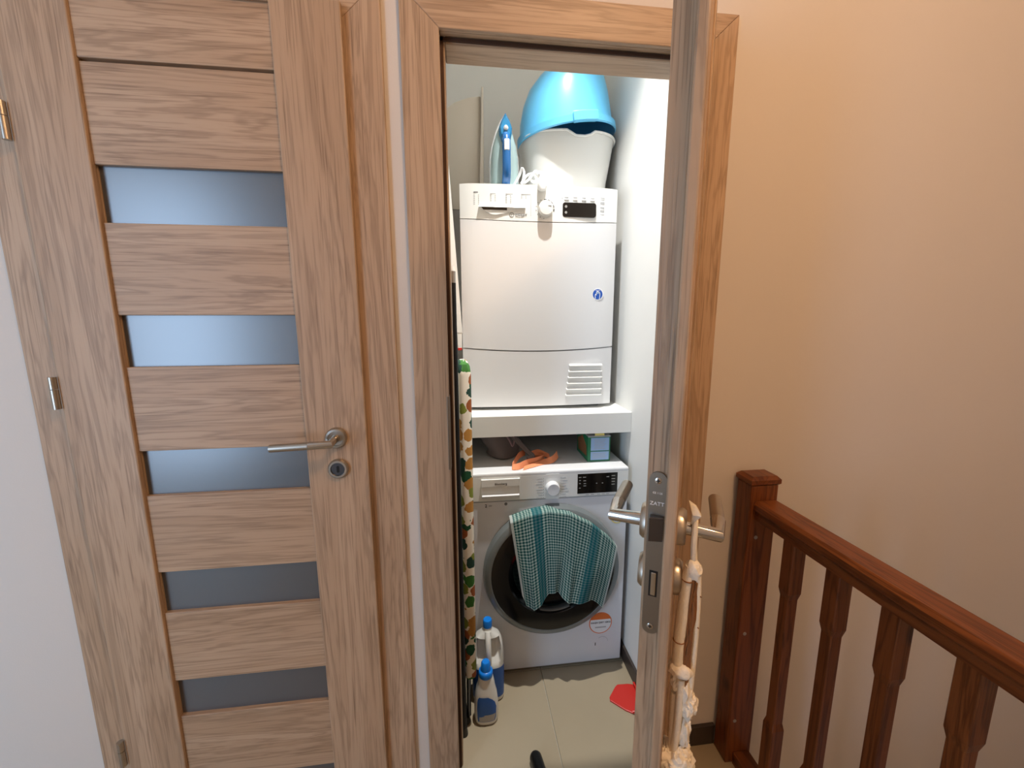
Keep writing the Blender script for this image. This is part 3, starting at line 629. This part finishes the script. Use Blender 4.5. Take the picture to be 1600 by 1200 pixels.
obj('heel', box(BM(), -.05, .05, -.045, .03, 0, .012, .004), 'ironbody', ir)
bm = BM(); tube(bm, [(.03, -.03, .012), (.05, -.05, .045), (.058, -.06, .065), (.066, -.06, .05), (.06, -.08, .01), (.08, -.085, .02), (.105, -.08, .05), (.12, -.075, .035), (.1, -.083, .012), (.085, -.075, .03), (.11, -.083, .045), (.142, -.086, .04), (.138, -.094, .02), (.118, -.106, .0)], .0046, 8, 8); obj('cord', bm, 'cord', ir, True)
bm = BM(); tube(bm, [(.052, -.086, .004), (.075, -.085, .034), (.1, -.08, .038), (.116, -.083, .014), (.128, -.087, .036), (.135, -.093, .028), (.13, -.104, .006)], .0046, 8, 8); obj('cord', bm, 'cord', ir, True)
bm = BM(); tube(bm, [(.126, -.108, .012), (.124, -.114, -.004), (.124, -.116, -.018), (.124, -.1165, -.026)], lambda t: .0165-.004*t, 14, 4); obj('plug', bm, 'cord', ir, True)

# ---------------------------------------------------------------- beige panel leaning at the back
bp_ = thing('storage_lid', 'beige rounded plastic lid stood on edge behind the iron', 'lid', (.03, .86, DT))
poly = [(-.14, 0), (.112, 0), (.118, .3), (.119, .47), (.108, .476), (.06, .468), (.0, .445), (-.06, .40), (-.11, .33), (-.14, .24)]
poly = [(a, b_*.98) for a, b_ in poly]
obj('panel', prism(BM(), poly, 'xz', 0, .012, .002), 'beige', bp_, True)
obj('rim', prism(BM(), [(.098, 0), (.118, 0), (.122, .25), (.123, .48), (.115, .482), (.108, .25)], 'xz', -.045, .012, .002), 'beige', bp_)

# ---------------------------------------------------------------- items under the shelf
bg_ = thing('cloth_bag', 'crumpled grey-mauve cloth bag lying on the washer', 'bag', (.2, .545, mh))
def bagr(z, a, b_, off=0):
    return [(off+a*math.cos(t)*(1+.07*math.sin(3*t+z*40)), b_*math.sin(t)*(1+.08*math.cos(4*t+z*30)), z) for t in [2*PI*i/28 for i in range(28)]]
obj('pouch', loft(BM(), [bagr(0, .055, .06), bagr(.006, .068, .072), bagr(.03, .066, .066), bagr(.06, .078, .06, -.008), bagr(.09, .072, .05, -.02), bagr(.113, .06, .034, -.02)]), 'bag', bg_, True)
bm = BM(); tube(bm, [(.02, -.05, .104), (.05, -.075, .08), (.085, -.1, .045), (.105, -.115, .026), (.085, -.13, .0165)], .014, 10, 6, .5); obj('handle', bm, 'bag', bg_, True)
bm = BM(); tube(bm, [(.0, -.07, .11), (.018, -.078, .085), (.03, -.082, .06), (.038, -.075, .085), (.028, -.065, .108)], .005, 8, 6, .6); obj('drawstring', bm, 'pinkgrey', bg_, True)
def ribbon(bm, pts, wdt, thick=.0016, sub=8):
    """flat strap: points carry a width direction"""
    P = smoothpath([p[:3] for p in pts], sub); D_ = smoothpath([p[3:] for p in pts], sub); R = []
    for p, d in zip(P, D_):
        i = P.index(p); t = (P[min(i+1, len(P)-1)]-P[max(i-1, 0)]).normalized(); d = d.normalized(); nrm = t.cross(d).normalized()
        R.append([p+d*wdt/2+nrm*thick/2, p-d*wdt/2+nrm*thick/2, p-d*wdt/2-nrm*thick/2, p+d*wdt/2-nrm*thick/2])
    return loft(bm, R)
ob = thing('orange_strap', 'looped orange webbing strap in front of the cloth bag', 'strap', (.28, .42, mh))
bm = BM(); ribbon(bm, [(.0, .04, .034, 0, .3, 1), (-.028, .012, .03, 0, .3, 1), (-.055, -.028, .012, .1, .6, 1), (-.06, -.05, .009, .2, .8, .6), (-.035, -.052, .012, 0, .5, 1), (0, -.02, .013, 0, .2, 1), (.04, .0, .013, 0, .1, 1), (.075, .03, .013, 0, 0, 1), (.065, .055, .013, 0, .1, 1), (.03, .06, .014, 0, .2, 1)], .024); obj('loop', bm, 'orange', ob, True)
bm = BM(); ribbon(bm, [(-.02, -.055, .004, .3, 1, .2), (.02, -.03, .004, 0, 1, .2), (.06, -.008, .006, -.1, 1, .4), (.1, .0, .012, -.2, .6, .8), (.128, .03, .02, -.2, .3, 1), (.13, .04, .022, -.2, .3, 1)], .026); obj('tail', bm, 'orange', ob, True)
bm = BM(); ribbon(bm, [(.03, .055, .02, 0, .6, 1), (.06, .06, .024, 0, .7, 1), (.1, .04, .012, 0, .9, .6)], .024); obj('fold', bm, 'orange', ob, True)

cb = thing('detergent_box', 'small green and blue detergent carton on the washer', 'box', (.567, .485, mh))
obj('carton', box(BM(), -.0455, .0455, -.075, .075, 0, .103, .0015), 'green', cb)
obj('front_print', box(BM(), -.034, .04, -.0756, -.074, .045, .097), 'cartonblue', cb); obj('front_print', box(BM(), -.034, .04, -.0756, -.074, .007, .041), 'cartonblue', cb)
for k in range(7): obj('text_line', box(BM(), -.022+.003*(k % 2), .026-.004*(k % 3), -.0759, -.0754, .088-.006*k, .0895-.006*k), 'labelgrey', cb)
for k in range(4): obj('text_line', box(BM(), -.026, .03-.005*(k % 2), -.0759, -.0754, .033-.006*k, .0345-.006*k), 'labelgrey', cb)
obj('side_print', prism(BM(), [(-.06, .02), (.05, .015), (.06, .06), (0, .09), (-.055, .06)], 'yz', -.0461, -.045), 'twig', cb)
obj('flap', prism(BM(), [(-.018, .1), (.022, .1), (.02, .1175), (-.016, .117)], 'xz', -.072, -.069), 'yellow', cb); obj('lid_edge', box(BM(), -.0455, .0455, -.0755, .0755, .1, .1045), 'labelgrey', cb)

# ---------------------------------------------------------------- ironing board and things by the left wall
ib = thing('ironing_board', 'folded ironing board in a jungle print cover stood upright', 'ironing board', (.0505, .142, 0), math.radians(13))
out = [(0, .2), (.003, .188), (.015, .178), (.19, .178), (.215, .2), (.22, .26), (.22, .85), (.21, 1.05), (.17, 1.2), (.11, 1.262), (.05, 1.278), (.015, 1.265), (0, 1.235)]
bm = BM(); prism(bm, out, 'yz', -.0185, .0195); es = [e for e in bm.edges if abs(e.verts[0].co.x-e.verts[1].co.x) < 1e-5]
bmesh.ops.bevel(bm, geom=es, offset=.014, segments=4, affect='EDGES', profile=.5); obj('cover', bm, 'leafprint', ib, True)
for y in (.04, .17): obj('leg', tube(BM(), [(-.03, y, 1.15), (-.03, y, .06), (-.026, y, .012)], .01, 10, 1), 'black', ib, True)
obj('foot_tube', tube(BM(), [(-.004, .03, .18), (-.006, .03, .02)], .008, 10, 1), 'darksteel', ib, True)
obj('foot', tube(BM(), [(-.02, .012, .016), (-.02, .2, .016)], .015, 10, 1), 'blackmat', ib, True)

bs = thing('black_pole', 'thin black pole with pale cap just inside the closet jamb', 'pole', (.0175, .1215, 0))
obj('shaft', tube(BM(), [(.002, 0, .01), (0, 0, 1.5)], .0108, 16, 1), 'blackmat', bs, True); obj('collar', tube(BM(), [(0, 0, 1.5), (0, 0, 1.532)], .0106, 16, 1), 'recess', bs, True)
obj('end_cap', tube(BM(), [(-.002, 0, 1.532), (-.002, 0, 1.546)], lambda t: .0108-.002*t, 16, 1), 'white2', bs, True); obj('foot', tube(BM(), [(.002, 0, 0), (.002, 0, .03)], lambda t: .0145-.003*t, 16, 1), 'black', bs, True)

wb = thing('white_board', 'narrow white board hanging slanted beside the dryer', 'board', (-.02, .45, 1.29))
poly = [(.05, .06), (.0635, .0595), (.021, .76), (-.03, .76), (-.03, .45), (.03, .06)]
obj('panel', prism(BM(), poly, 'xz', -.006, .01, .001), 'white2', wb)
obj('tongue', prism(BM(), [(.046, .004), (.0605, .004), (.0625, .075), (.044, .075)], 'xz', -.005, .006, .001), 'white2', wb); obj('end_cap', box(BM(), .0455, .0605, -.006, .007, -.004, .005, .001), 'red', wb)
obj('hook', tube(BM(), [(-.025, 0, .755), (-.03, 0, .79), (-.06, 0, .8), (-.11, 0, .79)], .004, 8, 4), 'satin', wb, True)

# ---------------------------------------------------------------- bottles
jg = thing('detergent_jug', 'large white jug with moulded handle and blue cap behind the smaller bottle', 'jug', (.112, .264, 0))
jg.scale = (1, 1, .965)
def jr(z, a, b_, e=3.2, off=0): return [(off+x, y, z_) for x, y, z_ in sring(0, 0, z, a, b_, 40, e)]
jz = [(0, .05, .034), (.004, .057, .04), (.09, .058, .042), (.15, .058, .042), (.168, .0579, .0418), (.18, .0577, .0413), (.192, .0574, .0407), (.204, .0568, .0396), (.216, .0558, .0385), (.228, .0543, .0369), (.24, .0515, .0345), (.252, .0466, .0312), (.262, .042, .028)]
jrings = [sring(0, 0, z, a, b_, 72, 3.2) for z, a, b_ in jz]+[sring(0, 0, z, a, b_, 72, 2) for z, a, b_ in ((.28, .022, .02), (.292, .0145, .0145), (.3, .0145, .0145))]
def hollow(x, y, z):
    if y > -.012: return (x, y, z)
    fx = max(0, 1-((abs(x)-.026)/.02)**2); fz = max(0, 1-((z-.214)/.05)**2)
    return (x, y+.026*min(1, 1.6*fx)*min(1, 1.6*fz), z)
jb = obj('body', loft(BM(), [[hollow(*p) for p in r] for r in jrings]), 'bottle', jg, True)
obj('cap', lathe(BM(), [(.0165, .296), (.0165, .32), (.0145, .3245), (.001, .325)], 'z', (0, 0, 0), 28), 'capblue', jg, True)
obj('label', loft(BM(), [jr(.02, .0585, .0425), jr(.09, .0592, .0432), jr(.148, .0588, .043)], cap=False), 'labelblue', jg, True)
obj('grip', tube(BM(), [(0, -.018, .284), (0, -.034, .262), (0, -.046, .225), (0, -.046, .185), (0, -.034, .155)], .0105, 12, 6), 'bottle', jg, True)

bt = thing('softener_bottle', 'small white bottle with blue cap and blue label on the floor', 'bottle', (.099, .17, 0))
def br(z, a, b_, off): return [(off+x, y, z_) for x, y, z_ in sring(0, 0, z, a, b_, 36, 2.6)]
obj('body', loft(BM(), [br(0, .034, .026, 0), br(.004, .039, .03, 0), br(.03, .042, .032, 0), br(.07, .042, .032, 0), br(.105, .038, .03, 0), br(.13, .033, .026, -.001), br(.148, .0285, .023, .001), br(.16, .027, .021, 0), br(.17, .025, .02, 0), br(.178, .019, .018, 0)]), 'bottle', bt, True)
cp = obj('cap', lathe(BM(), [(.0235, .174), (.0245, .178), (.0245, .192), (.022, .195), (.0175, .197), (.016, .222), (.012, .2285), (.001, .229)], 'z', (0, 0, 0), 32), 'capblue', bt, True)
lab = [(-.032, .018), (.03, .018), (.033, .07), (.026, .098), (.004, .113), (-.022, .118), (-.031, .1)]
def onbottle(poly, d, seg=1):
    bm = BM(); vs_ = []
    for a, z in poly:
        rx = .042 if z < .08 else .042-.004*(z-.08)/.025; ry = .032 if z < .08 else .032-.002*(z-.08)/.025
        y = -ry*max(0, 1-(abs(a)/rx)**2.6)**(1/2.6); vs_.append((a, y-d, z))
    return vs_
def patch(poly_fn, d):
    bm = BM(); rows = []
    for z, a0, a1 in poly_fn:
        rows.append([bm.verts.new(p) for p in onbottle([(a0+(a1-a0)*k/10, z) for k in range(11)], d)])
    for A, B in zip(rows, rows[1:]):
        for i in range(10): bm.faces.new((A[i], A[i+1], B[i+1], B[i]))
    return bm
obj('label', patch([(.018, -.03, .028), (.03, -.032, .032), (.07, -.033, .034), (.09, -.032, .029), (.102, -.03, .02), (.112, -.025, .005)], .0008), 'labelblue', bt, True)
obj('label_text', patch([(.02, -.026, .026), (.036, -.026, .03), (.046, -.006, .031)], .0014), 'labelgrey', bt, True)

# ---------------------------------------------------------------- red dustpan, black brush
dp = thing('dustpan', 'red plastic dustpan lying on the closet floor by the door', 'dustpan', (.62, .175, 0))
obj('pan', prism(BM(), [(-.06, .012), (-.063, -.002), (-.02, -.045), (.0, -.058), (.03, -.06), (.052, -.04), (.052, .05), (.03, .056), (-.012, .058), (-.024, .05)], 'xy', 0, .006, .002), 'red', dp)
obj('rim', tube(BM(), [(.0, -.056, .008), (.03, -.058, .012), (.05, -.04, .014), (.05, .05, .014)], .004, 8, 4), 'red', dp, True)
vb = thing('hand_brush', 'black glossy brush handle poking in over the closet threshold', 'brush', (.256, -.105, 0))
obj('handle', tube(BM(), [(-.01, .118, .0125), (-.009, .106, .0185), (-.004, .07, .021), (0, .04, .021), (.006, -.06, .02)], lambda t: .012+.0075*min(1, t*5)-.004*max(0, t-.6), 18, 6), 'black', vb, True)
obj('ferrule', tube(BM(), [(-.0015, .058, .02), (-.001, .05, .0205)], .0205, 18, 1), 'chrome', vb, True)

# ---------------------------------------------------------------- macrame hanging from the outer lever (built in leaf space)
LH = Matrix.Translation((.665, -.032, 0)) @ Matrix.Rotation(math.radians(-121.8), 4, 'Z')
mc = thing('macrame_hanging', 'cream macrame and twig decoration hanging from the outer lever', 'decoration', tuple(LH @ Vector((.612, .03, .66))), math.radians(-121.8))
bx = lambda pts: [(x-.612, y-.03, z-.66) for x, y, z in pts]
obj('hanging_loop', tube(BM(), bx([(.607, .024, 1.05), (.612, .0225, 1.08), (.61, .0225, 1.103), (.604, .022, 1.116), (.592, .022, 1.116), (.585, .023, 1.1), (.592, .024, 1.07), (.604, .0255, 1.048)]), .0042, 8, 6), 'cream', mc, True)
obj('loop_tie', loft(BM(), [bx([(.606, .0165, 1.112), (.612, .0165, 1.113), (.612, .0185, 1.114), (.606, .0185, 1.114)]), bx([(.61, .0165, 1.13), (.62, .018, 1.131), (.62, .029, 1.131), (.61, .029, 1.13)]), bx([(.61, .012, 1.148), (.616, .013, 1.148), (.616, .022, 1.142), (.61, .022, 1.142)])]), 'cream', mc)
obj('knot', blob(BM(), bx([(.61, .0245, 1.045)])[0], .0125, 1, .2, 3, (1, .9, 1.25)), 'fluff', mc, True)
obj('cord', tube(BM(), bx([(.612, .021, 1.05), (.614, .0165, 1.02), (.616, .0145, .97), (.617, .0125, .93), (.617, .0125, .885)]), .0078, 12, 6), 'cream', mc, True)
obj('cord', tube(BM(), bx([(.61, .029, 1.05), (.608, .0315, 1.01), (.607, .0325, .94), (.607, .0315, .87), (.608, .03, .82)]), .0058, 10, 6), 'cream', mc, True)
obj('cord', tube(BM(), bx([(.617, .0185, .87), (.617, .0185, .8), (.615, .0155, .74)]), .006, 10, 6), 'cream', mc, True)
obj('cord', tube(BM(), bx([(.612, .0115, .84), (.612, .012, .78), (.613, .013, .73)]), .0055, 10, 6), 'cream', mc, True)
bm = BM()
for k in range(34):
    a = random.uniform(-.004, .004); b_ = random.uniform(-.004, .004); z0 = random.uniform(1.0, 1.035); z1 = random.uniform(.82, .88)
    tube(bm, bx([(.6145+a, .0255+b_, z0), (.6145+random.uniform(-.005, .005), .0245+random.uniform(-.007, .007), (z0*2+z1)/3), (.6145+random.uniform(-.005, .005), .0235+random.uniform(-.0055, .0055), (z0+2*z1)/3), (.6145+b_, .022+a, z1)]), .0019, 5, 4)
for z, s in ((1.005, 1), (.955, 1), (.925, -1)): tube(bm, bx([(.606, .0235, z), (.61, .0235+.006*s, z+.004), (.612, .0235+.014*s, z+.001)]), .0009, 5, 2)
o = obj('twig_bundle', bm, 'twig', mc, True)
for z, y in ((1.03, .0185), (.9325, .0125)): obj('twine', lathe(BM(), [(.0082, -.0008), (.0088, 0), (.0082, .0008)], 'z', bx([(.614 if z > 1 else .617, y, z)])[0], 20), 'twig', mc, True)
obj('wrap_knot', blob(BM(), bx([(.616, .0165, .885)])[0], .0155, 3, .18, 3, (.9, 1.1, .85)), 'fluff', mc, True)
for k, (x, y, z, r, s) in enumerate([(.609, .0235, .84, .014, (1, .85, 2.0)), (.606, .0305, .822, .0165, (1, .8, 1.35)), (.606, .0275, .775, .0125, (1, .8, 2.4)), (.613, .0135, .86, .0095, (1, .9, 1.6))]): obj('fluffy_tassel', blob(BM(), bx([(x, y, z)])[0], r, k+5, .3, 4, s), 'fluff', mc, True)
obj('pompom', blob(BM(), bx([(.613, .0185, .717)])[0], .026, 11, .32, 5, (1, 1, 1.25)), 'fluff', mc, True)
obj('pompom', blob(BM(), bx([(.606, .027, .712)])[0], .017, 12, .3, 5, (1, .8, 1.5)), 'fluff', mc, True)

# ---------------------------------------------------------------- stair railing
rl = thing('stair_railing', 'reddish stained pine stair railing with newel post and shaped balusters', 'railing', (.888, -.04, 0))
ox, oy, oz = rl.location
def Rr(n, bm, m, par=rl, smooth=False): return D2(n, bm, m, par, smooth)
nw = Rr('newel_post', box(BM(), .845, .928, -.072, -.013, 0, .932, .003), 'pine_z')
bm = BM(); loft(bm, [[(x, y, z) for x, y in ((.845-a, -.072-a), (.928+a, -.072-a), (.928+a, -.013+min(a, .01)), (.845-a, -.013+min(a, .01)))] for a, z in ((-.001, .932), (.004, .937), (.004, .949), (-.005, .958))]); Rr('post_cap', bm, 'pine_y', nw)
for x, z in ((.872, .775), (.868, .462), (.864, .155)): Rr('screw_plug', lathe(BM(), [(.0055, -.0718), (.0055, -.0732), (.003, -.0738)], 'y', (x, 0, z), 16), 'recess', nw, True)
hr = [(.862, .832), (.925, .832), (.925, .846), (.921, .852), (.93, .862), (.93, .878), (.922, .887), (.864, .887), (.856, .878), (.856, .862), (.866, .852), (.862, .846)]
Rr('handrail', prism(BM(), hr, 'xz', -1.53, -.072, .0015), 'pine_y')
Rr('bottom_rail', prism(BM(), [(.868, 0), (.92, 0), (.92, .04), (.868, .04)], 'xz', -1.53, -.072, .003), 'pine_y')
def baluster(y):
    bm = BM(); R = []
    for z, hw, hd in ((.04, .0185, .0185), (.262, .0185, .0185), (.282, .0145, .0145), (.665, .0145, .0145), (.685, .0185, .0185), (.832, .0185, .0185)):
        R.append([(.8935-hw, y-hd, z), (.8935+hw, y-hd, z), (.8935+hw, y+hd, z), (.8935-hw, y+hd, z)])
    loft(bm, R); es = [e for e in bm.edges if abs(e.verts[0].co.z-e.verts[1].co.z) > .001]; bmesh.ops.bevel(bm, geom=es, offset=.002, segments=1, affect='EDGES')
    return bm
for k in range(11): Rr('baluster', baluster(-.182-.126*k), 'pine_z')
Rr('newel_post', box(BM(), .845, .928, -1.6, -1.53, 0, .932, .003), 'pine_z')
